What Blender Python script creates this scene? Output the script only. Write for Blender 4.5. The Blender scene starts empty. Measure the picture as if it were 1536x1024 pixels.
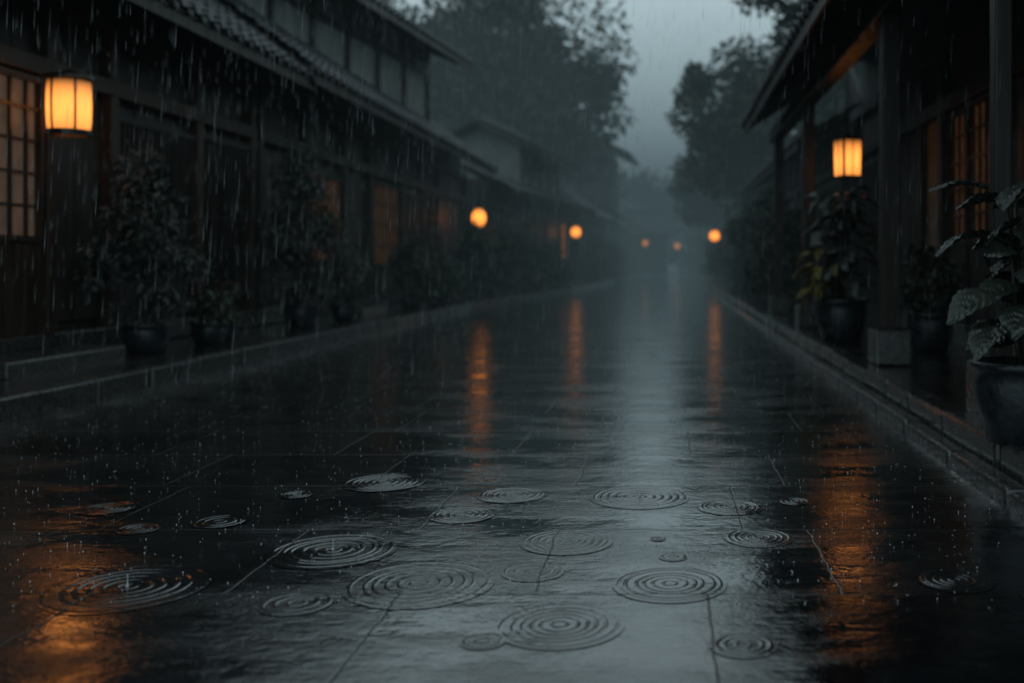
import bpy, bmesh, math, random
import numpy as np
from mathutils import Vector, Matrix
random.seed(7); np.random.seed(7)
C = bpy.context.scene.collection
sc = bpy.context.scene
sc.view_settings.view_transform='Standard'; sc.view_settings.look='None'; sc.view_settings.exposure=0
R = random.uniform
# ------------------------------------------------------------ node helpers
def newmat(n):
    m=bpy.data.materials.new(n); m.use_nodes=True; nt=m.node_tree; nt.nodes.clear()
    out=nt.nodes.new('ShaderNodeOutputMaterial'); return m,nt,out
def N(nt,t,**k):
    n=nt.nodes.new(t)
    for a,b in k.items():
        if a.startswith('i_'):
            n.inputs[a[2:].replace('_',' ')].default_value=b
        else: setattr(n,a,b)
    return n
def ramp(nt,fac,stops):
    r=nt.nodes.new('ShaderNodeValToRGB'); e=r.color_ramp.elements
    e[0].position=stops[0][0]; e[0].color=(*stops[0][1],1)
    e[1].position=stops[-1][0]; e[1].color=(*stops[-1][1],1)
    for p,c in stops[1:-1]:
        q=e.new(p); q.color=(*c,1)
    nt.links.new(fac,r.inputs[0]); return r
def math_(nt,op,a,b=None,clamp=False):
    n=nt.nodes.new('ShaderNodeMath'); n.operation=op; n.use_clamp=clamp
    for i,v in enumerate((a,b)):
        if v is None: continue
        if isinstance(v,(int,float)): n.inputs[i].default_value=v
        else: nt.links.new(v,n.inputs[i])
    return n.outputs[0]
def mapped(nt,scale,world=False):
    if world: s=nt.nodes.new('ShaderNodeNewGeometry').outputs['Position']
    else: s=nt.nodes.new('ShaderNodeTexCoord').outputs['Object']
    mp=nt.nodes.new('ShaderNodeMapping'); mp.inputs['Scale'].default_value=scale
    nt.links.new(s,mp.inputs[0]); return mp.outputs[0]
def noise(nt,vec,scale,detail=4,rough=.5):
    n=nt.nodes.new('ShaderNodeTexNoise'); n.inputs['Scale'].default_value=scale
    n.inputs['Detail'].default_value=detail; n.inputs['Roughness'].default_value=rough
    nt.links.new(vec,n.inputs['Vector']); return n.outputs['Fac']
def surf(name,c1,c2,rough=(.3,.6),sc_=(1,1,1),nscale=6,bump=.3,bdist=.01,spec=.5,coat=0.,world=False,det=3):
    m,nt,out=newmat(name); L=nt.links
    v=mapped(nt,sc_,world)
    n1=noise(nt,v,nscale,det,.65)
    r=ramp(nt,n1,[(.3,c1),(.7,c2)])
    p=N(nt,'ShaderNodeBsdfPrincipled'); L.new(r.outputs[0],p.inputs['Base Color'])
    rr=ramp(nt,n1,[(.3,(rough[0],)*3),(.7,(rough[1],)*3)]); L.new(rr.outputs[0],p.inputs['Roughness'])
    p.inputs['Specular IOR Level'].default_value=spec
    if coat:
        p.inputs['Coat Weight'].default_value=coat; p.inputs['Coat Roughness'].default_value=.15
    if bump:
        b=N(nt,'ShaderNodeBump',i_Strength=bump,i_Distance=bdist); L.new(n1,b.inputs['Height']); L.new(b.outputs[0],p.inputs['Normal'])
    L.new(p.outputs[0],out.inputs[0]); return m
M={}
M['wood']=surf('wet dark wood',(.008,.0065,.0055),(.026,.019,.014),(.3,.65),(1,1,.08),18,.5,.006)
M['woodmid']=surf('aged brown wood',(.018,.012,.008),(.05,.03,.018),(.3,.65),(1,1,.08),18,.5,.006)
M['plank']=surf('weathered planks',(.012,.010,.009),(.045,.037,.031),(.35,.7),(1,1,.06),14,.5,.006)
M['plaster']=surf('damp plaster',(.12,.135,.13),(.25,.27,.255),(.6,.85),(1,1,.35),3,.3,.01)
M['beige']=surf('beige plaster',(.16,.12,.08),(.24,.18,.12),(.6,.85),(1,1,.5),2.5,.3,.01)
M['tile']=surf('wet roof tile',(.025,.031,.034),(.08,.09,.095),(.25,.55),(1,1,1),6,.4,.01)
M['stone']=surf('wet stone',(.018,.020,.020),(.07,.07,.066),(.10,.4),(1,1,1),26,.8,.010,coat=.8,world=True)
M['leaf']=surf('wet dark leaves',(.035,.05,.034),(.08,.10,.066),(.25,.5),(1,1,1),3,0)
M['leafdark']=surf('wet dark bush leaves',(.02,.032,.02),(.05,.062,.042),(.3,.55),(1,1,1),3,0)
M['leafgrey']=surf('greyish wet leaves',(.035,.042,.036),(.10,.11,.095),(.25,.5),(1,1,1),3,0)
M['leafyellow']=surf('yellowing leaves',(.08,.085,.025),(.26,.18,.04),(.3,.5),(1,1,1),5,0)
M['bark']=surf('wet bark',(.02,.018,.015),(.05,.045,.04),(.4,.7),(1,1,.2),12,.8,.02)
M['pot']=surf('glazed dark blue-grey pot',(.010,.014,.017),(.03,.038,.043),(.22,.45),(1,1,1),14,.6,.01,spec=.5)
M['metal']=surf('black iron',(.01,.01,.01),(.02,.018,.016),(.35,.5),(1,1,1),20,.1,.002)
M['flower']=surf('dull orange flowers',(.12,.04,.015),(.22,.09,.03),(.4,.5))
M['soil']=surf('wet soil',(.01,.008,.006),(.03,.022,.018),(.3,.6),(1,1,1),30,1,.02)
M['darkglass']=surf('dark glass',(.008,.01,.011),(.014,.016,.018),(.05,.12),(1,1,1),2,.02,.002)
def glow(name,col,strength,vary=.5,zc=None,zh=None,lamp=True,fall=1.15,alb=(.25,.18,.1)):
    m,nt,out=newmat(name); L=nt.links
    v=mapped(nt,(1,1,1)); n=noise(nt,v,5,3)
    e=N(nt,'ShaderNodeEmission'); e.inputs['Color'].default_value=(*col,1)
    s=math_(nt,'MULTIPLY',math_(nt,'ADD',math_(nt,'MULTIPLY',n,vary),1-vary*.5),strength)
    if zc is not None:
        sp=N(nt,'ShaderNodeSeparateXYZ'); L.new(v,sp.inputs[0])
        d=math_(nt,'DIVIDE',math_(nt,'SUBTRACT',sp.outputs['Z'],zc),zh)
        d2=math_(nt,'SUBTRACT',1.25,math_(nt,'MULTIPLY',math_(nt,'MULTIPLY',d,d),fall))  # bulb's hot centre painted into the paper's emission, dimmer towards both ends
        s=math_(nt,'MULTIPLY',s,d2)
    L.new(s,e.inputs['Strength'])
    g=N(nt,'ShaderNodeBsdfPrincipled'); g.inputs['Base Color'].default_value=(*alb,1); g.inputs['Roughness'].default_value=.6
    a=N(nt,'ShaderNodeAddShader'); L.new(e.outputs[0],a.inputs[0]); L.new(g.outputs[0],a.inputs[1]); L.new(a.outputs[0],out.inputs[0])
    if not lamp: m.cycles.emission_sampling='NONE'
    return m
M['shade']=glow('glowing paper',(1,.32,.058),1.6,.45,-.04,.24,fall=1.2)
M['shadefar']=glow('glowing paper far',(1,.29,.04),1.9,.2,0,.22,fall=.9)
M['pane3']=glow('lit shoji paper',(1,.64,.42),.045,1.4,alb=(.06,.055,.05))
M['pane2']=glow('dim lit paper',(1,.40,.14),.03,1.7,lamp=False,alb=(.1,.07,.04))
M['pane1']=glow('faint lit paper',(1,.40,.14),.012,1.5,lamp=False,alb=(.1,.07,.04))
M['panehot']=glow('bright doorway paper',(1,.33,.08),.35,.8,lamp=False)
PANE={0:'darkglass',1:'pane1',2:'pane2',3:'pane3',4:'panehot'}
# ------------------------------------------------------------ wet paving
def paving(name,bw,rh,mort,base1,base2,puddle=.5,rmin=.05,rmax=.28,off=(0,0),wave=1.,speckk=.3,w1k=.28,ior=1.6,relk=.35):
    m,nt,out=newmat(name); L=nt.links
    pos=nt.nodes.new('ShaderNodeNewGeometry').outputs['Position']
    mp=N(nt,'ShaderNodeMapping'); mp.inputs['Location'].default_value=(off[0],off[1],0); L.new(pos,mp.inputs[0])
    mid=noise(nt,pos,6,3,.6)
    wv=N(nt,'ShaderNodeVectorMath',operation='MULTIPLY_ADD'); cx=N(nt,'ShaderNodeCombineXYZ')
    L.new(mid,cx.inputs[0]); L.new(mid,cx.inputs[1]); L.new(cx.outputs[0],wv.inputs[0]); wv.inputs[1].default_value=(.03,.02,0); L.new(mp.outputs[0],wv.inputs[2])
    br=N(nt,'ShaderNodeTexBrick',i_Scale=1.0); br.offset=.43; br.squash=1.3; br.squash_frequency=3
    br.inputs['Mortar Size'].default_value=mort; br.inputs['Mortar Smooth'].default_value=.6
    br.inputs['Brick Width'].default_value=bw; br.inputs['Row Height'].default_value=rh
    br.inputs['Color1'].default_value=(0,0,0,1); br.inputs['Color2'].default_value=(1,1,1,1); br.inputs['Mortar'].default_value=(.0,.0,.0,1)
    L.new(wv.outputs[0],br.inputs['Vector'])
    slab=N(nt,'ShaderNodeSeparateColor'); L.new(br.outputs['Color'],slab.inputs[0]); slab=slab.outputs[0]
    sc1=ramp(nt,slab,[(0,base1),(1,base2)])
    speck=noise(nt,pos,130,2,.7)
    mps=N(nt,'ShaderNodeMapping'); mps.inputs['Scale'].default_value=(.8,1.8,1); L.new(pos,mps.inputs[0])
    big=noise(nt,mps.outputs[0],1.5,5,.7)
    mx=N(nt,'ShaderNodeMix',data_type='RGBA',blend_type='MULTIPLY'); mx.inputs[0].default_value=1.
    L.new(sc1.outputs[0],mx.inputs[6]); sr=ramp(nt,math_(nt,'MULTIPLY',math_(nt,'ADD',speck,mid),.5),[(.35,(.3,.3,.3)),(.65,(1.9,1.9,1.9))]); L.new(sr.outputs[0],mx.inputs[7])
    mj=N(nt,'ShaderNodeMix',data_type='RGBA'); L.new(br.outputs['Fac'],mj.inputs[0]); L.new(mx.outputs[2],mj.inputs[6]); mj.inputs[7].default_value=(.003,.003,.003,1)
    p=N(nt,'ShaderNodeBsdfPrincipled'); L.new(mj.outputs[2],p.inputs['Base Color'])
    pud=ramp(nt,big,[(puddle-.09,(0,0,0)),(puddle+.09,(1,1,1))]).outputs[0]
    dry=math_(nt,'SUBTRACT',1.,pud)
    rr=math_(nt,'ADD',math_(nt,'MULTIPLY',dry,math_(nt,'ADD',math_(nt,'MULTIPLY',slab,(rmax-rmin)*.9),(rmax-rmin)*.5)),rmin)
    rr=math_(nt,'ADD',rr,math_(nt,'MULTIPLY',br.outputs['Fac'],.25),True)
    L.new(rr,p.inputs['Roughness'])
    p.inputs['IOR'].default_value=1.4
    p.inputs['Coat IOR'].default_value=ior
    L.new(math_(nt,'MULTIPLY',rr,.5),p.inputs['Coat Roughness'])
    L.new(math_(nt,'SUBTRACT',1.,math_(nt,'MULTIPLY',br.outputs['Fac'],.6)),p.inputs['Coat Weight'])
    d2=math_(nt,'ADD',math_(nt,'MULTIPLY',dry,.8),.2)
    rel=noise(nt,mps.outputs[0],8,3,.6)
    h=math_(nt,'ADD',math_(nt,'MULTIPLY',speck,speckk),math_(nt,'ADD',math_(nt,'MULTIPLY',mid,.35*wave),math_(nt,'MULTIPLY',rel,relk*wave)))
    h=math_(nt,'MULTIPLY',h,d2)
    h=math_(nt,'SUBTRACT',h,math_(nt,'MULTIPLY',br.outputs['Fac'],.22))
    w1=noise(nt,pos,50,1,.5); w2=noise(nt,pos,15,1,.5)
    h=math_(nt,'ADD',h,math_(nt,'ADD',math_(nt,'MULTIPLY',w1,w1k),math_(nt,'MULTIPLY',w2,.30*wave)))
    b=N(nt,'ShaderNodeBump',i_Strength=.5,i_Distance=.006); L.new(h,b.inputs['Height'])
    L.new(b.outputs[0],p.inputs['Normal']); L.new(b.outputs[0],p.inputs['Coat Normal'])
    L.new(p.outputs[0],out.inputs[0]); return m
M['road']=paving('wet stone slabs',bw=.84,rh=.66,mort=.0046,base1=(.006,.007,.008),base2=(.020,.022,.023),puddle=.49,rmin=.03,rmax=.13,off=(.35,.58),w1k=.18,speckk=.38,ior=1.75)
M['walk']=paving('wet sidewalk flags',.6,.45,.008,(.014,.012,.011),(.036,.032,.028),.6,.08,.3,ior=1.5)
# ------------------------------------------------------------ mesh builder
class MB:
    def __init__(s): s.v=[];s.f=[]
    def box(s,x0,x1,y0,y1,z0,z1):
        n=len(s.v); s.v+=[(x0,y0,z0),(x1,y0,z0),(x1,y1,z0),(x0,y1,z0),(x0,y0,z1),(x1,y0,z1),(x1,y1,z1),(x0,y1,z1)]
        s.f+=[tuple(n+i for i in q) for q in ((0,3,2,1),(4,5,6,7),(0,1,5,4),(1,2,6,5),(2,3,7,6),(3,0,4,7))]
    def prism(s,pts,y0,y1):
        n=len(s.v);k=len(pts)
        s.v+=[(x,y0,z) for x,z in pts]+[(x,y1,z) for x,z in pts]
        s.f.append(tuple(range(n,n+k))); s.f.append(tuple(range(n+2*k-1,n+k-1,-1)))
        for i in range(k): j=(i+1)%k; s.f.append((n+i,n+k+i,n+k+j,n+j))
    def lathe(s,prof,seg=24,c=(0,0,0),cap=True):
        n=len(s.v)
        for r,z in prof:
            for i in range(seg):
                a=2*math.pi*i/seg; s.v.append((c[0]+r*math.cos(a),c[1]+r*math.sin(a),c[2]+z))
        for j in range(len(prof)-1):
            for i in range(seg):
                k=(i+1)%seg; s.f.append((n+j*seg+i,n+j*seg+k,n+(j+1)*seg+k,n+(j+1)*seg+i))
        if cap:
            s.f.append(tuple(n+i for i in reversed(range(seg)))); s.f.append(tuple(n+(len(prof)-1)*seg+i for i in range(seg)))
    def tube(s,pts,rad,seg=6):
        n=len(s.v); P=[Vector(p) for p in pts]
        for i,p in enumerate(P):
            d=(P[min(i+1,len(P)-1)]-P[max(i-1,0)]).normalized()
            a=d.orthogonal().normalized(); b=d.cross(a)
            r=rad[i] if isinstance(rad,(list,tuple)) else rad
            for k in range(seg):
                t=2*math.pi*k/seg; s.v.append(tuple(p+a*r*math.cos(t)+b*r*math.sin(t)))
        for i in range(len(P)-1):
            for k in range(seg):
                l=(k+1)%seg; s.f.append((n+i*seg+k,n+i*seg+l,n+(i+1)*seg+l,n+(i+1)*seg+k))
        s.f.append(tuple(n+k for k in reversed(range(seg)))); s.f.append(tuple(n+(len(P)-1)*seg+k for k in range(seg)))
    def obj(s,name,mat,parent=None,loc=(0,0,0),rot=0,bevel=0,smooth=False,label=None):
        me=bpy.data.meshes.new(name); me.from_pydata(s.v,[],s.f); me.update()
        bm=bmesh.new(); bm.from_mesh(me); bmesh.ops.recalc_face_normals(bm,faces=bm.faces); bm.to_mesh(me); bm.free()
        if smooth:
            for p in me.polygons: p.use_smooth=True
        me.materials.append(M[mat] if isinstance(mat,str) else mat)
        o=bpy.data.objects.new(name,me); C.objects.link(o); o.location=loc; o.rotation_euler[2]=rot
        if parent: o.parent=parent
        if bevel:
            b=o.modifiers.new('b','BEVEL'); b.width=bevel; b.segments=2; b.limit_method='ANGLE'
        if label: o['label']=label
        return o
def empty(name,loc,rot=0,label='',cat='',group=None):
    o=bpy.data.objects.new(name,None); C.objects.link(o); o.location=loc; o.rotation_euler[2]=rot; o.empty_display_size=.2
    o['label']=label; o['category']=cat
    if group: o['group']=group
    return o
# ------------------------------------------------------------ tiled roof slope
def roof_slope(mb,mb2,y0,y1,xe,ze,xt,zt,pitch=.27,lod=1):
    ln=math.hypot(xt-xe,zt-ze); nz=abs(xt-xe)/ln
    nx=(zt-ze)/ln*(1 if xt<xe else -1)
    rows=max(3,int(ln/.3)); sub=6 if lod else 3
    ny=int((y1-y0)/pitch*sub); n=len(mb.v)
    prof=[]
    for r in range(rows):
        prof.append((r/rows,.028)); prof.append(((r+.97)/rows,0.0))
    for t,hh in prof:
        for j in range(ny+1):
            y=y0+(y1-y0)*j/ny
            c=abs(math.cos(math.pi*(y-y0)/pitch)); h=.03+hh+.06*max(0,c-.35)
            h+=.006*math.sin(y*3.1+t*9)
            mb.v.append((xe+(xt-xe)*t+nx*h,y,ze+(zt-ze)*t+nz*h))
    w=ny+1
    for i in range(len(prof)-1):
        for j in range(ny): a=n+i*w+j; mb.f.append((a,a+1,a+w+1,a+w))
    d=.03
    sx=1 if xt<xe else -1
    mb2.prism([(xe,ze),(xt,zt),(xt,zt+d),(xe,ze+d)],y0,y1)
    if lod:
        k=int((y1-y0)/pitch)
        for i in range(k+1):
            y=y0+i*pitch
            n=len(mb.v); s=8; x=xe+.035*sx; z=ze+.055
            for xx in (x,x-.10*sx):
                for q in range(s):
                    a=2*math.pi*q/s; mb.v.append((xx,y+.058*math.cos(a),z+.058*math.sin(a)))
            mb.f.append(tuple(range(n,n+s)))
            for q in range(s): mb.f.append((n+q,n+s+q,n+s+(q+1)%s,n+(q+1)%s))
def rafters(mb,y0,y1,xe,ze,xt,zt,step=.42,w=.05,h=.09):
    k=int((y1-y0)/step); dz=.012
    for i in range(k+1):
        y=y0+.1+i*step
        if y+w>y1: break
        mb.prism([(xe-.05,ze-dz-h+(zt-ze)*.03),(xe-.05,ze-dz),(xt,zt-dz),(xt,zt-dz-h)],y,y+w)
# ------------------------------------------------------------ window-like parts
def panel(par,y0,y1,z0,z1,g,cols,rows,name='window',x=0.0,wood='wood',lower=0.):
    mb=MB(); t=.05
    mb.box(x-.04,x+.035,y0,y0+t,z0,z1); mb.box(x-.04,x+.035,y1-t,y1,z0,z1)
    mb.box(x-.038,x+.033,y0+t,y1-t,z0,z0+t); mb.box(x-.038,x+.033,y0+t,y1-t,z1-t,z1)
    zz=z0+lower
    if lower:
        mb.box(x-.02,x+.01,y0+t,y1-t,z0+t,zz-t*.5); mb.box(x-.036,x+.03,y0+t,y1-t,zz-t*.5,zz+t*.5)
    for i in range(1,cols):
        y=y0+(y1-y0)*i/cols; mb.box(x-.01,x+.018,y-.012,y+.012,zz+t*.5,z1-t)
    for i in range(1,rows):
        z=zz+(z1-zz)*i/rows; mb.box(x-.012,x+.014,y0+t,y1-t,z-.013,z+.013)
    o=mb.obj(name,wood,par)
    p=MB(); p.box(x-.035,x-.022,y0+t*.6,y1-t*.6,zz,z1-t*.6); p.obj('pane',PANE[g],o)
    return o
def lattice(par,y0,y1,z0,z1,g=0,step=.085):
    mb=MB(); 
    mb.box(-.03,.04,y0,y1,z0,z0+.06); mb.box(-.03,.04,y0,y1,z1-.06,z1)
    y=y0+.02
    while y<y1-.03: mb.box(-.005,.03,y,y+.032,z0+.06,z1-.06); y+=step
    mb.box(-.008,.026,y0,y1,(z0+z1)/2-.02,(z0+z1)/2+.02)
    o=mb.obj('lattice_window','wood',par)
    p=MB(); p.box(-.04,-.026,y0+.01,y1-.01,z0+.02,z1-.02); p.obj('pane',PANE[g],o)
def boards(mb,y0,y1,z0,z1,x=-.06,w=.17):
    y=y0
    while y<y1-.02:
        ww=min(w*R(.9,1.1),y1-y); mb.box(x-.03,x+R(.0,.014),y+.003,y+ww-.004,z0,z1); y+=ww
def house(label,loc,rot,L,secs,ex=.75,ez=3.05,bx=-.75,bz=4.18,upper=None,depth=5.,lod=1,ridge=None,wallmat='plank',postmat='wood'):
    H=empty('wooden_townhouse',loc,rot,label,'house','old wooden townhouses lining the street')
    top=ez+.35
    wb=MB(); wb.box(-depth,-.10,0.02,L-.02,0,top)
    if ridge:
        zt_=ez+(ridge[1]-ez)*(ex+.12)/(ex-ridge[0]); wb.box(-.3,-.104,.03,L-.03,top-.02,zt_-.01)
    for (y0,y1,t,z0,z1,g) in secs:
        if t=='plank': boards(wb,y0,y1,.25,2.3)
        elif t in('win','lat','beige'):
            if z0>.3: boards(wb,y0,y1,.25,z0)
            if z1<2.28: boards(wb,y0,y1,z1,2.3)
    if lod: 
        boards(wb,0.05,L-.05,2.46,top-.12,x=-.07,w=.24)
    wb.obj('wall',wallmat,H)
    sb=MB(); y=0
    while y<L-.1:
        e=min(L,y+R(.7,1.1)); sb.box(-.12,R(.03,.05),y+.005,e-.005,-.02,.16); y=e
    sb.obj('stone_plinth','stone',H,bevel=.012)
    cuts=sorted(set([s[0] for s in secs]+[s[1] for s in secs]+[0,L]))
    for c in cuts:
        pm=MB(); c=min(max(c,.07),L-.07); pm.box(-.1,.055,c-.065,c+.065,.16,2.9); pm.obj('post',postmat,H,bevel=.008 if lod else 0)
    bm_=MB(); bm_.box(-.09,.065,.0,L,2.302,2.45); bm_.obj('lintel_beam',postmat,H,bevel=.008 if lod else 0)
    bm_=MB(); bm_.box(-.09,.075,.0,L,2.902,3.06); bm_.obj('eave_beam',postmat,H,bevel=.008 if lod else 0)
    for (y0,y1,t,z0,z1,g) in secs:
        if t=='win': panel(H,y0+.08,y1-.08,z0,z1,g,max(3,int((y1-y0)/.22)),4)
        elif t=='door':
            n=max(1,round((y1-y0)/.85)); w=(y1-y0-.16)/n
            for i in range(n): panel(H,y0+.08+i*w,y0+.08+(i+1)*w,.1,2.28,g,4,5,'sliding_door',x=(0. if i%2 else -.03),wood='woodmid' if g>2 else 'wood',lower=.85)
        elif t=='lat': lattice(H,y0+.08,y1-.08,z0,z1,g)
        elif t=='beige':
            b=MB(); b.box(-.09,-.03,y0+.07,y1-.07,.25,2.29); b.obj('plaster_panel','beige',H)
    rb=MB(); rf=MB()
    if ridge:
        rx,rz=ridge
        roof_slope(rb,rf,-.25,L+.25,ex,ez,rx,rz,lod=lod); roof_slope(rb,rf,-.25,L+.25,2*rx-ex,ez,rx,rz,lod=0)
        rb.box(rx-.12,rx+.12,-.28,L+.28,rz+.02,rz+.24)
        rb.obj('roof','tile',H)
        g=MB(); g.prism([(-.12,top-.05),(2*rx+.12,top-.05),(2*rx+.12,zt_-.1),(rx,rz-.1),(-.12,zt_-.1)],.05,L-.05); g.obj('gable_wall','plank',H)
    else:
        roof_slope(rb,rf,-.1,L+.1,ex,ez,bx,bz,lod=lod)
        rb.obj('pent_roof','tile',H)
    tx,tz=(ridge if ridge else (bx,bz))
    rafters(rf,-.1,L+.1,ex,ez,tx+(0 if not ridge else 1.2),tz-(0 if not ridge else 1.2*(tz-ez)/(ex-tx)),step=.42 if lod else .8)
    rf.box(ex-.04,ex-.01,-.1,L+.1,ez-.12,ez-.004)
    rf.obj('rafters','wood',H)
    if upper:
        u=upper; ux=u['x']; uy0,uy1=u['y0'],u['y1']; uz=u['ez']; yaw=u.get('yaw',0); LL=uy1-uy0; o=u.get('o',.72); pr=u.get('pitch',.5); D=u.get('D',5.)
        pos=(ux,uy0,0)
        w=MB(); w.box(-D,-.03,0,LL,ez,uz+.3); 
        if u.get('boards',True): boards(w,0,LL,ez+.5,uz+.2,x=-.0,w=.26)
        w.prism([(-.04,uz+.28),(-D,uz+.28),(-D/2,uz+pr*(o+D/2)-.12)],.02,LL-.02)
        W=w.obj('upper_wall',u.get('mat','plaster'),H,pos,yaw)
        for c in np.linspace(0.07,LL-.07,max(2,int(LL/1.3)+1)):
            pm=MB(); pm.box(-.05,.045,c-.05,c+.05,ez+.2,uz+.25); pm.obj('upper_post','wood',H,pos,yaw)
        pm=MB(); zc=(bz if not ridge else ez+.8)+.25
        pm.box(-.02,.05,.0,LL,zc,zc+.1); pm.obj('upper_rail','wood',H,pos,yaw)
        for (a,b,g) in u.get('wins',[]): 
            o_=panel(H,a,b,zc+.12,uz+.02,g,max(3,int((b-a)/.12)),2,'upper_window',x=.05); o_.location=pos; o_.rotation_euler[2]=yaw
        r=MB(); zr=uz+pr*(o+D/2); r2=MB()
        roof_slope(r,r2,-.5,LL+.6,o,uz,-D/2,zr,lod=lod); roof_slope(r,r2,-.5,LL+.6,-D-o,uz,-D/2,zr,lod=0)
        r.box(-D/2-.13,-D/2+.13,-.55,LL+.65,zr+.02,zr+.27)
        r.obj('main_roof','tile',H,pos,yaw)
        r=r2; rafters(r,-.5,LL+.6,o,uz,0,uz+pr*o,step=.42 if lod else .8); r.box(o-.04,o-.01,-.5,LL+.6,uz-.13,uz-.004)
        for yy in(-.53,LL+.6): r.prism([(o,uz-.12),(-D/2,zr-.14),(-D/2,zr+.03),(o,uz+.03)],yy,yy+.04)
        r.obj('eave_rafters','wood',H,pos,yaw)
    return H
r8=math.radians
# Left row
house('dark single lantern-lit wooden townhouse with glowing shoji door',(-5.2,2.6,.15),0,9.9,
  [(0,2.2,'lat',.7,2.2,0),(2.2,4.0,'plank',0,0,0),(4.0,5.75,'door',0,0,3),(5.75,6.7,'plank',0,0,0),(6.7,8.4,'lat',.75,2.15,1),(8.4,9.9,'lat',.35,2.2,0)],
  upper=dict(x=-.9,y0=0,y1=9.7,ez=5.4,mat='plank',wins=[(5,7.5,0)]),postmat='woodmid',wallmat='plank')
house('weathered two storey townhouse with tiled pent roof and faint lit windows',(-5.2,12.6,.15),0,13.1,
  [(0,1.7,'plank',0,0,0),(1.7,3.4,'win',.75,2.1,2),(3.4,4.8,'plank',0,0,0),(4.8,6.9,'win',.7,2.2,2),(6.9,8.6,'lat',.4,2.2,0),(8.6,10.,'door',0,0,1),(10.,13.1,'plank',0,0,0)],
  ex=.8,ez=3.13,bx=-1.3,bz=4.68,upper=dict(x=-1.25,y0=0,y1=9.8,ez=5.3,o=.8,D=4,pitch=.42,yaw=-r8(6.5),mat='plaster',boards=False,wins=[(.6,3.2,0),(8.3,9.5,0)]))
house('misty two storey townhouse with glowing doorway under low eaves',(-5.0,28,.15),-r8(6.5),12.5,
  [(0,2.5,'plank',0,0,0),(2.5,4.5,'lat',.6,2.2,1),(4.5,7,'win',.7,2.2,1),(7,9.2,'plank',0,0,0),(9.2,10.4,'door',0,0,4),(10.4,12.5,'lat',.5,2.2,0)],
  ex=.7,ez=2.8,bx=-.8,bz=3.5,upper=dict(x=-.4,y0=5,y1=10.5,ez=4.45,o=.8,D=2.6,pitch=.45,mat='plaster',boards=False,wins=[(1,3.,0)]))
house('hazy low townhouse with tiled roof',(-3.9,42,.15),-r8(5),8,
  [(0,4,'plank',0,0,0),(4,6,'lat',.5,2.2,1),(6,8,'plank',0,0,0)],
  lod=0,ez=2.8,ridge=(-1.6,4.3),depth=3.2,ex=.7)
house('faint narrow tall townhouse with stacked roofs in mist',(-3.3,53,.15),-r8(3),9,
  [(0,4,'plank',0,0,0),(4,7,'lat',.5,2.2,0),(7,9,'plank',0,0,0)],
  lod=0,ez=3.3,bx=-.8,bz=4.3,upper=dict(x=.1,y0=1,y1=6,ez=6.6,o=1.2,D=3.4,pitch=.5,mat='plank',boards=False,wins=[(1,3,0)]))
house('faint small gabled house where the street bends',(-3.2,73,.1),-math.pi/2+r8(25),3.6,
  [(0,1.5,'plank',0,0,0),(1.5,3.6,'lat',.5,2.2,0)],lod=0,ridge=(-1.8,4.6),depth=3.5,ez=3.0,ex=.8)
house('faint small low house where the street bends',(1.6,78,.1),-math.pi/2-r8(20),5,
  [(0,3,'plank',0,0,0),(3,5,'lat',.5,2.2,0)],lod=0,ridge=(-2.0,5.0),depth=3.8,ez=2.9,ex=.8)
house('faint dark house beyond the bend of the street',(-8.5,68,.1),-math.pi/2,5.2,
  [(0,3,'plank',0,0,0),(3,5.2,'lat',.5,2.2,0)],lod=0,bx=-.9,bz=3.9,upper=dict(x=-.9,y0=.3,y1=5,ez=5.6,D=4,boards=False))
# Right row
RH=house('porch fronted wooden teahouse with deep tiled eaves on posts',(2.9,15.35,.15),math.pi,13.5,
  [(0,2.2,'lat',.5,2.2,0),(2.2,4.1,'plank',0,0,0),(4.1,4.95,'beige',2.3,2.3,0),(4.95,6.6,'door',0,0,2),(6.6,8.2,'plank',0,0,0),(8.2,10.2,'lat',.4,2.2,2),(10.2,13.5,'plank',0,0,0)],
  ex=1.7,ez=2.86,ridge=(-1.6,4.9),depth=3.3)
for yw,hw in ((5.0,.045),(7.5,.07),(11.8,.07),(14.9,.07)):
    ly=15.35-yw; p=MB(); p.box(1.22-hw,1.22+hw,ly-hw,ly+hw,.26,2.62); P=p.obj('porch_post','wood',RH,bevel=.01)
    p=MB(); p.box(1.08,1.36,ly-.14,ly+.14,-.01,.26); p.obj('stone_base','stone',P,bevel=.02)
p=MB(); p.box(1.13,1.31,-.2,13.7,2.622,2.80); p.obj('porch_beam','wood',RH,bevel=.01)
house('low hazy house with tiled roof behind a hedge',(3.0,29.4,.15),math.pi,12.5,
  [(0,3,'plank',0,0,0),(3,6,'lat',.5,2.2,0),(6,9,'plank',0,0,0),(9,12.5,'lat',.5,2.2,0)],ex=.8,ez=2.8,ridge=(-2.2,4.5),depth=4.4)
house('low hazy house beside a glowing lantern',(3.3,46,.15),math.pi,14,
  [(0,5,'plank',0,0,0),(5,9,'lat',.5,2.2,0),(9,14,'plank',0,0,0)],ex=.8,ez=2.9,ridge=(-2.2,4.5),depth=4.4,lod=0)
house('faint hazy two storey house near the street end',(3.6,64,.15),math.pi,15,
  [(0,5,'plank',0,0,0),(5,9,'lat',.5,2.2,0),(9,15,'plank',0,0,0)],lod=0,bx=-.8,bz=3.9,upper=dict(x=-.8,y0=2,y1=12,ez=4.7,boards=False))
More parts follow.
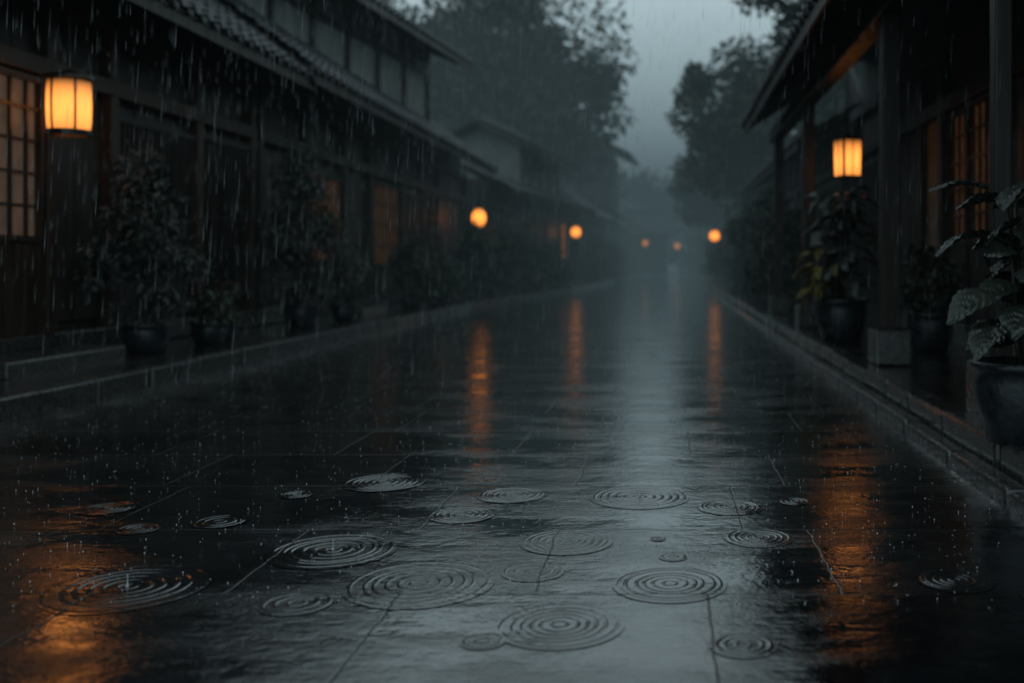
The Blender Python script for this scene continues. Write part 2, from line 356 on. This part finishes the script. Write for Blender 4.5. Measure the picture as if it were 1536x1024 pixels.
# ------------------------------------------------------------ ground
def structure(o,label): o['kind']='structure'; o['label']=label; o['category']='ground'
g=MB(); g.v=[(-300,-60,-.03),(300,-60,-.03),(300,500,-.03),(-300,500,-.03)]; g.f=[(0,1,2,3)]
structure(g.obj('ground','soil'),'dark wet earth under the whole town')
LK=[(-3.9,-6),(-3.9,20),(-2.95,31),(-2.35,55),(-2.2,74)]
RK=[(1.4,-6),(1.4,20),(1.55,40),(1.7,74)]
g=MB()
ys=sorted(set([p[1] for p in LK]+[p[1] for p in RK]+[-2,2,6,10]))
def ix(K,y): return float(np.interp(y,[p[1] for p in K],[p[0] for p in K]))
for i in range(len(ys)-1):
    a,b=ys[i],ys[i+1]; n=len(g.v)
    g.v+=[(ix(LK,a)-.05,a,0),(ix(RK,a)+.05,a,0),(ix(RK,b)+.05,b,0),(ix(LK,b)-.05,b,0)]; g.f.append((n,n+1,n+2,n+3))
structure(g.obj('road','road'),'rain soaked stone slab street with puddles')
for K,s,nm in((LK,-1,'pavement'),(RK,1,'pavement')):
    g=MB(); T=.135 if s>0 else .10
    for i in range(len(K)-1):
        (xa,a),(xb,b)=K[i],K[i+1]; n=len(g.v)
        g.v+=[(xa+s*.14,a,T),(s*14,a,T),(s*14,b,T),(xb+s*.14,b,T)]; g.f.append((n,n+1,n+2,n+3))
    structure(g.obj(nm,'walk'),'wet stone flagged pavement in front of the houses')
    g=MB(); y=-5.
    while y<72:
        ln=R(.6,.85); xa=ix(K,y); xb=ix(K,y+ln); n=len(g.v); q=R(-.012,.012); zt=T+.013+R(-.009,.009)
        w=.16; y2=y+ln-.03
        for zz in(-.02,zt):
            g.v+=[(xa+q,y,zz),(xa+q+s*w,y,zz),(xb+q+s*w,y2,zz),(xb+q,y2,zz)]
        g.f+=[tuple(n+i for i in f) for f in((0,1,2,3),(4,5,6,7),(0,1,5,4),(1,2,6,5),(2,3,7,6),(3,0,4,7))]
        if s>0:
            n=len(g.v); zg=.05+R(-.006,.006)
            for zz in(-.02,zg):
                g.v+=[(xa-s*.12,y+.3,zz),(xa-s*.015,y+.3,zz),(xb-s*.015,y2+.3,zz),(xb-s*.12,y2+.3,zz)]
            g.f+=[tuple(n+i for i in f) for f in((0,1,2,3),(4,5,6,7),(0,1,5,4),(1,2,6,5),(2,3,7,6),(3,0,4,7))]
        y+=ln
    structure(g.obj('kerb','stone',bevel=.02),'wet rounded granite kerb stones edging the street')
for (x,y,w) in((-4.98,15.6,1.3),(-4.95,7.6,1.5),(-4.95,22.,1.2)):
    g=MB(); g.box(x,x+.42,y-w/2,y+w/2,.09,.22); o=g.obj('stone_step','stone',bevel=.02)
    o['label']='wet stone step below a house entrance'; o['category']='step'; o['group']='stone entrance steps'
# ------------------------------------------------------------ ripples
rip=[(-1.50,2.77,.21),(-.694,2.799,.20),(-1.047,3.125,.19),(-1.161,4.097,.165),(-.602,3.872,.13),(-.735,3.564,.115),(-.103,3.839,.185),
(.234,3.681,.118),(-.324,3.222,.145),(-.39,2.908,.09),(.009,2.799,.155),(-.266,2.479,.155),(.302,3.269,.11),(-.979,2.635,.092),(-1.558,3.472,.09),
(-2.055,3.661,.1),(-1.791,3.376,.07),(-1.439,3.872,.06),(.819,2.829,.105),(.181,2.349,.078),(-.437,2.37,.05),(.484,3.764,.058),(.02,3.054,.042),(-.028,3.254,.025)]
for k,(x,y,r) in enumerate(rip):
    r*=1.05
    nr=2 if r<.06 else (3 if r<.1 else (5 if r<.15 else 6))
    cr=[]; 
    for i in range(nr):
        t=(i+.6)/nr; cr.append((r*.94*(t**.9)*R(.95,1.05), R(.7,1.)*(1.05-.5*t), .0020+.0012*t+.004*r))
    rad=int(r/.0016)+6; seg=84; ph=R(0,6.28); e1=R(.1,.35)
    D=np.linspace(0,r,rad+1)[:,None]; Aa=(np.arange(seg)*2*math.pi/seg)[None,:]
    dd=D*(1+.018*np.sin(2*Aa+ph)+.010*np.sin(3*Aa+ph*2)+.004*np.sin(9*Aa+D*40))
    H_=np.zeros_like(dd)
    for (c,am,wd) in cr:
        q=(dd-c)/wd; H_+=am*wd*.80*(1-.25*q*q)*np.exp(-q*q*.5)
    H_*=np.minimum(1,(r-D)/(r*.15))*(1+e1*np.sin(Aa+ph+D*8)+.12*np.sin(4*Aa+ph*3))
    D2=D.copy(); D2[0]=1e-5
    X_=D2*np.cos(Aa); Y_=D2*np.sin(Aa); H_[0,:]=.0006
    v=list(zip(X_.ravel().tolist(),Y_.ravel().tolist(),H_.ravel().tolist())); f=[]
    for i in range(rad):
        for j in range(seg):
            q=(j+1)%seg; f.append((i*seg+j,(i+1)*seg+j,(i+1)*seg+q,i*seg+q))
    b=MB(); b.v=v; b.f=f; o=b.obj('water_ripple','road',loc=(x,y,.0018+.0002*(k%3)),smooth=True)
    o['label']='concentric rain ripple spreading on the wet paving' if r>.065 else 'tiny fresh rain ripple on the wet paving'
    o['category']='ripple'; o['group']='rain ripples on the wet street'
M['drop']=surf('rain water',(.6,.65,.68),(.8,.85,.88),(.1,.25),bump=0)
M['rain']=surf('falling rain water',(.35,.39,.41),(.5,.55,.57),(.1,.25),bump=0)
def octa(mb,c,r,hz):
    n=len(mb.v); x,y,z=c
    mb.v+=[(x+r,y,z),(x,y+r,z),(x-r,y,z),(x,y-r,z),(x,y,z+hz),(x,y,z-hz)]
    mb.f+=[(n,n+1,n+4),(n+1,n+2,n+4),(n+2,n+3,n+4),(n+3,n,n+4),(n+1,n,n+5),(n+2,n+1,n+5),(n+3,n+2,n+5),(n,n+3,n+5)]
for k in (0,2,6):
    x,y,r=rip[k]; b=MB()
    b.lathe([(.006,0),(.0025,.003),(.0012,.012),(.001,.024),(.0018,.028),(.0004,.032)],10)
    for i in range(9): 
        a=R(0,6.28); d=R(.005,.03); octa(b,(d*math.cos(a),d*math.sin(a),R(.006,.05)),.0013,.002)
    o=b.obj('rain_splash','drop',loc=(x,y,.003),smooth=True); o['label']='tiny upright water splash in the middle of a ripple'; o['category']='splash'; o['group']='rain splashes'
b=MB()
for i in range(4200):
    y=2.6+12*random.random()**1.1; x=R(-3.85,1.4) if y>5 else R(-.9*y*.75,min(1.35,.34*y))
    r=R(.0009,.0024)
    octa(b,(x,y,r+R(0,.03)*random.random()),r,r*R(.8,2.4))
o=b.obj('splash_droplets','drop'); o['kind']='stuff'; o['label']='tiny splash droplets bouncing off the wet street'; o['category']='water'
b=MB()
for i in range(8000):
    y=R(4.5,24); x=R(-1000,560)*y/1493; zt=.9+400*y/1493; z=R(.3,max(3,zt))
    l=R(.04,.14); r=R(.0005,.0008)*(1+y*.05); s=l*.05
    n=len(b.v)
    b.v+=[(x+r,y,z),(x-r*.5,y+r*.87,z),(x-r*.5,y-r*.87,z),(x+s,y,z+l),(x-s*.2,y,z-l*.35)]
    b.f+=[(n,n+1,n+3),(n+1,n+2,n+3),(n+2,n,n+3),(n+1,n,n+4),(n+2,n+1,n+4),(n,n+2,n+4)]
o=b.obj('falling_rain','rain'); o['kind']='stuff'; o['label']='fine falling raindrops in the street air'; o['category']='rain'
# ------------------------------------------------------------ foliage
def leaves(centers,radii,per,size,droop=.3):
    V=[];F=[];n=0
    rs=np.random
    for c,r in zip(centers,radii):
        k=per
        d=rs.normal(size=(k,3)); d/=np.linalg.norm(d,axis=1)[:,None]
        P=np.array(c)+d*(rs.random(k)**.45)[:,None]*np.array(r)
        for p,dd in zip(P,d):
            L=size*rs.uniform(.6,1.25); w=L*rs.uniform(.22,.32)
            a=dd+rs.normal(size=3)*.7; a[2]-=droop; a/=np.linalg.norm(a)
            up=rs.normal(size=3)*.5+np.array([0,0,1.]); s=np.cross(a,up); s/=np.linalg.norm(s)+1e-6; u=np.cross(s,a)
            m=p+a*L*.45
            V+=[tuple(p),tuple(m+s*w+u*w*.35),tuple(p+a*L-u*L*.12),tuple(m-s*w+u*w*.35)]
            F+=[(n,n+1,n+2),(n,n+2,n+3)]; n+=4
    b=MB(); b.v=V;b.f=F; return b
def fobj(b,name,mat,parent):
    me=bpy.data.meshes.new(name); me.from_pydata(b.v,[],b.f); me.materials.append(M[mat]); o=bpy.data.objects.new(name,me); C.objects.link(o); o.parent=parent; return o
def tree(loc,label,trunk_h,crown,ncl,per,size,rcl,mat='leaf'):
    T=empty('tree',loc,0,label,'tree'); cx,cy,cz,rx,ry,rz=crown
    cent=[];rad=[]
    for i in range(ncl):
        d=Vector((random.gauss(0,1),random.gauss(0,1),random.gauss(0,1))).normalized()*(random.random()**.4)
        cent.append((cx+d.x*rx,cy+d.y*ry,cz+d.z*rz)); r=rcl*R(.6,1.3); rad.append((r*1.15,r*1.15,r*.75))
    t=MB(); pts=[(0,0,0),(R(-.1,.1),R(-.1,.1),trunk_h*.5),(cx*.4,cy*.4,trunk_h),(cx,cy,cz),(cx,cy,cz+rz*.8)]
    b0=.07*trunk_h**.8
    t.tube(pts,[b0*1.3,b0,b0*.8,b0*.45,b0*.1],8)
    for c in cent[::2]:
        s=Vector((cx*.4,cy*.4,trunk_h))*.6+Vector((cx,cy,cz))*.4; e=Vector(c)
        mid=(s+e)/2+Vector((R(-.4,.4),R(-.4,.4),R(0,.5)))
        t.tube([tuple(s),tuple(mid),tuple(e)],[b0*.35,b0*.2,b0*.05],5)
    t.obj('trunk','bark',T,smooth=True)
    fobj(leaves(cent,rad,per,size),'crown',mat,T); return T
tree((-7.4,46,0),'big dark leafy tree rising behind misty rooftops',4.5,(0.4,0,9.0,5.0,4,4.9),100,190,.42,1.2)
tree((-13.5,44,0),'broad dark tree behind tiled roofs in mist',4,(1.8,0,8.6,4.2,3.5,5.2),56,190,.42,1.2)
tree((3.4,37,0),'dark leafy tree leaning over low roofs',3.2,(-.7,0,5.8,2.5,2.6,2.9),46,190,.34,.8)
tree((5.6,31,0),'dense tree behind the hazy house',3.2,(0,0,6.4,2.6,2.4,2.9),40,190,.34,.85)
tree((3.6,52,0),'faint tree in mist near the street end',3.,(-1.0,0,5.2,2.0,2.2,2.8),26,150,.4,.9)
tree((4.8,21,0),'tree with thin leafy branches reaching over the street',4.2,(-1.9,0,7.3,2.2,2.2,1.0),26,110,.2,.5)
tree((-6.5,66,0),'faint misty tree beyond far rooftops',3.5,(0,0,6.5,3.,3,3.4),26,120,.5,1.2)
tree((-.8,88,0),'faint misty tree behind the houses at the bend',3.5,(0,0,5.0,4.0,3,3.8),36,130,.55,1.4)
tree((5.6,80,0),'faint misty tree beyond the last roofs',3.5,(-.6,0,6.0,3.6,3,4.),34,130,.55,1.4)
def pot(par,r,h,mat='pot'):
    b=MB(); b.lathe([(r*.66,0),(r*.74,.02*h),(r*.95,h*.45),(r*1.0,h*.75),(r*.93,h*.88),(r*1.06,h*.9),(r*1.08,h),(r*.95,h),(r*.9,h*.9),(.001,h*.88)],40); b.obj('pot',mat,par,smooth=True)
def shrub(name,loc,label,r,h,n,per,size,mat='leaf',potd=None,rcl=.2,group=None,droop=.3,flowers=0,cat='plant'):
    S=empty(name,loc,0,label,cat,group); z0=0
    if potd: pot(S,*potd); z0=potd[1]*.8
    cent=[];rad=[];t=MB()
    for i in range(n):
        u=random.random(); zz=z0+ (h-z0)*(.05+.95*u); a=R(0,6.28); k=math.sin(math.pi*min(1,.24+.70*u))
        rr=r*k*R(.3,1.); c=(rr*math.cos(a),rr*math.sin(a),zz); cent.append(c); q=rcl*R(.6,1.25); rad.append((q,q,q*.8))
        if i%2==0:
            t.tube([(R(-.04,.04),R(-.04,.04),z0-.02),(c[0]*.4,c[1]*.4,z0+(zz-z0)*.6),c],[.014,.009,.004],5)
    t.obj('stems','bark',S)
    fobj(leaves(cent,rad,per,size,droop),'foliage',mat,S)
    if flowers:
        b=MB()
        for i in range(flowers):
            c=random.choice(cent); octa(b,(c[0]+R(-.1,.1),c[1]+R(-.1,.1),c[2]+R(-.05,.12)),.018,.014)
        o=b.obj('flowers','flower',S); o['kind']='stuff'
    return S
GP='potted plants along the house fronts'
LZ=.10
shrub('potted_shrub',(-4.68,8.95,LZ),'large grey-leaved shrub in a pot beside the glowing door',.44,1.66,44,95,.078,'leafgrey',(.2,.26),.17,GP)
shrub('potted_shrub',(-4.6,10.3,LZ),'small potted plant with orange flowers on the pavement',.2,.62,10,40,.07,'leaf',(.16,.22),.09,GP,flowers=16)
shrub('potted_shrub',(-4.55,9.9,LZ),'low leafy pot plant beside a shrub',.22,.5,8,40,.08,'leaf',(.17,.22),.1,GP)
shrub('potted_shrub',(-4.66,12.7,LZ),'tall loose grey-green shrub in front of wooden lattice',.44,2.25,46,90,.085,'leafgrey',(.22,.28),.19,GP)
shrub('potted_shrub',(-4.5,13.9,LZ),'leafy potted plant near stone step',.3,1.0,16,60,.08,'leafgrey',(.18,.22),.15,GP)
shrub('potted_shrub',(-4.6,17.9,LZ),'round green shrub by the house wall',.5,1.05,24,70,.11,'leaf',(.2,.2),.2,GP)
shrub('potted_shrub',(-4.5,19.6,LZ),'low green shrub by the house wall',.45,.8,20,70,.11,'leaf',(.2,.2),.2,GP)
for (x,y,h,r) in((-4.5,23.2,1.7,.6),(-4.35,25.2,1.6,.6),(-4.2,27.4,2.0,.7),(-3.9,30.5,1.5,.6),(-3.75,33,1.4,.6),(-3.3,42,1.7,.7),(-3.1,46,2.0,.8),(-2.9,50,1.8,.7),(-2.9,58,2.2,.8),(-2.6,68,2.0,.9),(-1.0,76.5,2.6,1.4),(1.0,76,2.3,1.4),(2.2,74,3.2,1.3)):
    shrub('bush',(x,y,.0),'dark wet bush growing beside the street',r,h,24,60,.16,'leaf',None,.30,'street side bushes',cat='bush')
for (x,y,h,r) in((2.1,16.6,1.5,.5),(2.2,18.6,1.9,.6),(2.25,21,2.2,.7),(2.35,23.6,2.3,.7),(2.4,27,2.2,.8),(2.5,31,2.4,.8),(2.3,40,1.8,.7),(2.4,46,1.8,.7),(2.6,54,2.4,.8),(2.6,66,2.4,1.)):
    shrub('bush',(x,y,.1),'dense dark wet bush beside the pavement',r,h,28,60,.15,'leafdark',None,.3,'street side bushes',cat='bush')
shrub('potted_shrub',(2.3,8.7,.135),'dark round pot plant on the porch',.26,.95,12,45,.1,'leafdark',(.2,.34),.14,GP)
def bigleaf(L,W,bend,nt_=22,ns=14):
    V=[];F=[]
    for i in range(nt_+1):
        t=i/nt_; w=W*math.sin(math.pi*min(1,t**.75*.985+.005))**.8*(1-.18*t)
        ang=bend*t
        x=L*math.sin(ang)/bend; z=-L*(1-math.cos(ang))/bend
        for j in range(ns+1):
            s=-1+2*j/ns; q=abs(s)
            up=.26*q*w-.18*q*q*w+.011*math.cos(2*math.pi*(7*t-2.0*q))*(q>.08)*(1-.4*q)*(w/W)+.006*math.sin(9*t+3*s)
            V.append((x+up*math.sin(ang),s*w,z+up*math.cos(ang)))
    for i in range(nt_):
        for j in range(ns): a=i*(ns+1)+j; F.append((a,a+1,a+ns+2,a+ns+1))
    return V,F
def broadplant(loc,label,specs,potd):
    S=empty('broad_leaf_plant',loc,0,label,'plant',GP); pot(S,*potd); z0=potd[1]*.86
    b=MB(); b.lathe([(potd[0]*.9,0),(potd[0]*.5,.02),(.001,.025)],20,(0,0,z0),cap=False); b.obj('soil','soil',S)
    st=MB(); lf={};
    for (sx,sy,sz,az,el,L,W,bend,mm) in specs:
        V,F=bigleaf(L,W,bend)
        rot=Matrix.Rotation(r8(az),4,'Z')@Matrix.Rotation(-r8(el),4,'Y')@Matrix.Rotation(R(-.5,.5),4,'X')
        pet=L*.4; d=rot@Vector((1,0,0)); base=Vector((sx,sy,sz)); p0=base+Vector((d.x,d.y,abs(d.z)+.35)).normalized()*pet
        st.tube([(sx,sy,sz),tuple(base*.4+p0*.6+Vector((0,0,.01))),tuple(p0)],[.006,.004,.003],6)
        st.tube([(sx*.2,sy*.2,z0),(sx*.6,sy*.6,(z0+sz)/2),(sx,sy,sz)],[.011,.009,.006],6)
        B=lf.setdefault(mm,MB()); n=len(B.v)
        B.v+=[tuple(p0+rot@Vector(v)) for v in V]; B.f+=[tuple(n+i for i in f) for f in F]
    st.obj('stems','bark',S,smooth=True)
    for mm,B in lf.items():
        me=bpy.data.meshes.new('leaves'); me.from_pydata(B.v,[],B.f)
        for p in me.polygons: p.use_smooth=True
        me.materials.append(M[mm]); o=bpy.data.objects.new('leaves',me); C.objects.link(o); o.parent=S
M['bigleaf']=surf('glossy veined leaves',(.022,.031,.026),(.058,.070,.056),(.18,.32),(1,1,1),6,.3,.004,spec=.7)
specs=[]
for i in range(34):
    a=i*137.5; z=.38+.68*(i/34)**.9
    specs.append((R(-.05,.05),R(-.05,.05),z,a,R(-25,10) if z<.9 else R(0,35),R(.18,.24),R(.066,.09),R(.6,1.1),'bigleaf'))
specs+=[(-.09,-.08,.84,190,5,.27,.10,.9,'bigleaf'),(-.09,-.08,.60,200,-10,.25,.09,.9,'bigleaf'),(-.08,-.02,1.02,182,20,.26,.085,.8,'bigleaf'),(-.08,-.1,.46,210,-15,.22,.085,.9,'bigleaf'),(.0,-.1,.72,250,0,.22,.09,.9,'bigleaf')]
broadplant((1.53,4.25,.135),'broad veined leaf plant in dark round pot by kerb',specs,(.21,.35))
specs=[]
for i in range(64):
    a=i*137.5; z=.5+.92*(i/64)**.8
    specs.append((R(-.1,.1),R(-.1,.1),z,a,R(-20,35),R(.22,.34),R(.055,.08),R(.8,1.5),'bigleaf'))
for i in range(18): specs.append((R(-.25,-.05),R(-.25,-.02),R(.45,.85),R(150,270),R(-30,10),R(.18,.26),.05,1.2,'leafyellow'))
broadplant((1.72,9.8,.135),'bushy potted plant with yellowing lower leaves on porch',specs,(.25,.42))
# ------------------------------------------------------------ lanterns
def lantern(loc,kind,r,h,cord,label,mat='shade',rot=0):
    E=empty('hanging_lantern',loc,rot,label,'lantern','glowing paper lanterns along the street')
    s=MB(); fr=MB()
    if kind=='round':
        prof=[(r*.93,-h/2),(r*.98,-h*.3),(r,0),(r*.99,h*.25),(r*.96,h/2)]
        s.lathe(prof,32,cap=False)
        fr.lathe([(r*1.0,-h/2-.03),(r*1.0,-h/2+.014),(r*.80,-h/2+.012),(r*.80,-h/2-.03),(r*1.0,-h/2-.03)],32,cap=False)
        fr.lathe([(r*1.02,h/2-.016),(r*1.16,h/2+.0),(r*1.13,h/2+.025),(r*.5,h/2+.055),(.02,h/2+.08),(.001,h/2+.081)],32)
        for k in range(6):
            a=k*math.pi/3+.25; fr.tube([((rr+.006)*math.cos(a),(rr+.006)*math.sin(a),z) for rr,z in prof],.0095,6)
    elif kind=='square':
        for k in range(4):
            a=k*math.pi/2; ca,sa=math.cos(a),math.sin(a); n=len(s.v)
            for (u,z,q) in((-r,-h/2,.95),(r,-h/2,.95),(r,h/2,1.),(-r,h/2,1.)):
                x=r*q; y=u*q; s.v.append((x*ca-y*sa,x*sa+y*ca,z))
            s.f.append((n,n+1,n+2,n+3))
            for u in(-r,0,r):
                w=.013 if u else .006
                p=[((r*q+.004)*ca-(u*q)*sa,(r*q+.004)*sa+(u*q)*ca,z) for z,q in((-h/2,.95),(h/2,1.))]; fr.tube(p,w,4)
        fr.box(-r*1.06,r*1.06,-r*1.06,r*1.06,h/2,h/2+.03); fr.box(-r*.99,r*.99,-r*.99,r*.99,-h/2-.025,-h/2)
        fr.lathe([(r*.5,h/2+.03),(.02,h/2+.075)],12)
    else:
        prof=[(r*math.sqrt(max(0.12,1-(t*.96)**2)),t*h/2) for t in np.linspace(-1,1,15)]
        s.lathe(prof,24,cap=False); fr.lathe([(r*.36,h/2-.01),(r*.36,h/2+.04)],16); fr.lathe([(r*.36,-h/2-.04),(r*.36,-h/2+.01)],16)
    s.obj('paper_shade',mat,E,smooth=(kind!='square')); fr.obj('lantern_frame','metal',E)
    c=MB(); c.tube([(0,0,h/2+.03),(0,0,h/2+cord)],.006,6); c.obj('cord','metal',E)
lantern((-4.9,8.17,2.19),'round',.168,.43,1.15,'cylindrical glowing paper lantern hanging by the shoji door')
lantern((2.0,11,2.06),'square',.112,.39,.95,'square glowing paper lantern hanging under porch eaves',rot=r8(20))
lantern((-4.62,24.5,2.02),'oval',.17,.44,.95,'oval glowing paper lantern under tiled eaves','shadefar')
lantern((-3.42,37.5,2.08),'oval',.18,.42,.9,'oval glowing paper lantern beside a misty doorway','shadefar')
lantern((1.78,37,1.92),'oval',.18,.40,.95,'small orange glowing lantern in the mist','shadefar')
M['shadedim']=glow('glowing paper faint',(1,.34,.08),.8,.2)
lantern((-1.29,60,2.12),'oval',.16,.34,.9,'faint far orange lantern in the mist','shadedim')
lantern((.65,61,1.95),'oval',.16,.34,.9,'faint far orange lantern in the mist','shadedim')
def lpost(x,y,dx,z): 
    b=MB(); b.tube([(0,0,0),(0,0,z)],.045,8); b.tube([(-dx*.1,0,z-.05),(dx,0,z-.05)],.03,8); o=b.obj('lantern_post','wood',loc=(x,y,.10))
    o['label']='slim wooden post with an arm carrying a lantern'; o['category']='post'; o['group']='lantern posts'
lpost(2.25,37,-.5,3.0); lpost(-2.5,60,1.25,3.0); lpost(2.0,61,-1.4,2.85)
# ------------------------------------------------------------ mist (density grows along the street)
b=MB(); b.box(-60,60,-6,140,-.6,11)
m,nt,out=newmat('mist volume'); SIG=.022; FC=(.060,.094,.105)
pos=nt.nodes.new('ShaderNodeNewGeometry').outputs['Position']; sp=N(nt,'ShaderNodeSeparateXYZ'); nt.links.new(pos,sp.inputs[0])
mr=N(nt,'ShaderNodeMapRange'); mr.inputs['From Min'].default_value=8; mr.inputs['From Max'].default_value=42; mr.inputs['To Min'].default_value=.0008; mr.inputs['To Max'].default_value=SIG
nt.links.new(sp.outputs['Y'],mr.inputs['Value']); dens=mr.outputs[0]
ab=N(nt,'ShaderNodeVolumeAbsorption'); ab.inputs['Color'].default_value=(0,0,0,1); nt.links.new(dens,ab.inputs['Density'])
em=N(nt,'ShaderNodeEmission'); em.inputs['Color'].default_value=(*FC,1); nt.links.new(dens,em.inputs['Strength'])  # haze light painted in: mist emits instead of scattering the overcast sky
ad=N(nt,'ShaderNodeAddShader'); nt.links.new(ab.outputs[0],ad.inputs[0]); nt.links.new(em.outputs[0],ad.inputs[1]); nt.links.new(ad.outputs[0],out.inputs['Volume'])
m.cycles.volume_step_rate=5.0
o=b.obj('mist',m); o['kind']='stuff'; o['label']='thin blue-grey rain mist filling the street'; o['category']='mist'
# ------------------------------------------------------------ world
w=bpy.data.worlds.new('World'); sc.world=w; w.use_nodes=True; nt=w.node_tree; nt.nodes.clear()
out=nt.nodes.new('ShaderNodeOutputWorld'); bg=nt.nodes.new('ShaderNodeBackground'); nt.links.new(bg.outputs[0],out.inputs[0])
tc=nt.nodes.new('ShaderNodeTexCoord'); sp=nt.nodes.new('ShaderNodeSeparateXYZ'); nt.links.new(tc.outputs['Generated'],sp.inputs[0])
nz=noise(nt,tc.outputs['Generated'],2.2,4)
z=math_(nt,'ADD',sp.outputs['Z'],math_(nt,'MULTIPLY',math_(nt,'SUBTRACT',nz,.5),.10))
rp=ramp(nt,z,[(0,(.14,.20,.22)),(.12,(.36,.49,.53)),(.24,(.54,.70,.75)),(.42,(.50,.63,.67)),(.7,(.24,.31,.34)),(1,(.18,.23,.26))])
nt.links.new(rp.outputs[0],bg.inputs['Color']); bg.inputs['Strength'].default_value=.95
sun=bpy.data.lights.new('overcast_sun','SUN'); sun.energy=.05; sun.angle=r8(40); sun.color=(.85,.95,1)
so=bpy.data.objects.new('overcast_sun',sun); C.objects.link(so); so.rotation_euler=(r8(-28),r8(8),0)
# ------------------------------------------------------------ camera
cd=bpy.data.cameras.new('camera'); cam=bpy.data.objects.new('camera',cd); C.objects.link(cam); sc.camera=cam
cam.location=(0,0,.9); cam.rotation_euler=(r8(90),0,0); cd.lens=35; cd.sensor_width=36
cd.shift_x=-.151; cd.shift_y=-.0762; cd.clip_end=1000; cd.clip_start=.05
cd.dof.use_dof=True; cd.dof.focus_distance=3.6; cd.dof.aperture_fstop=1.4
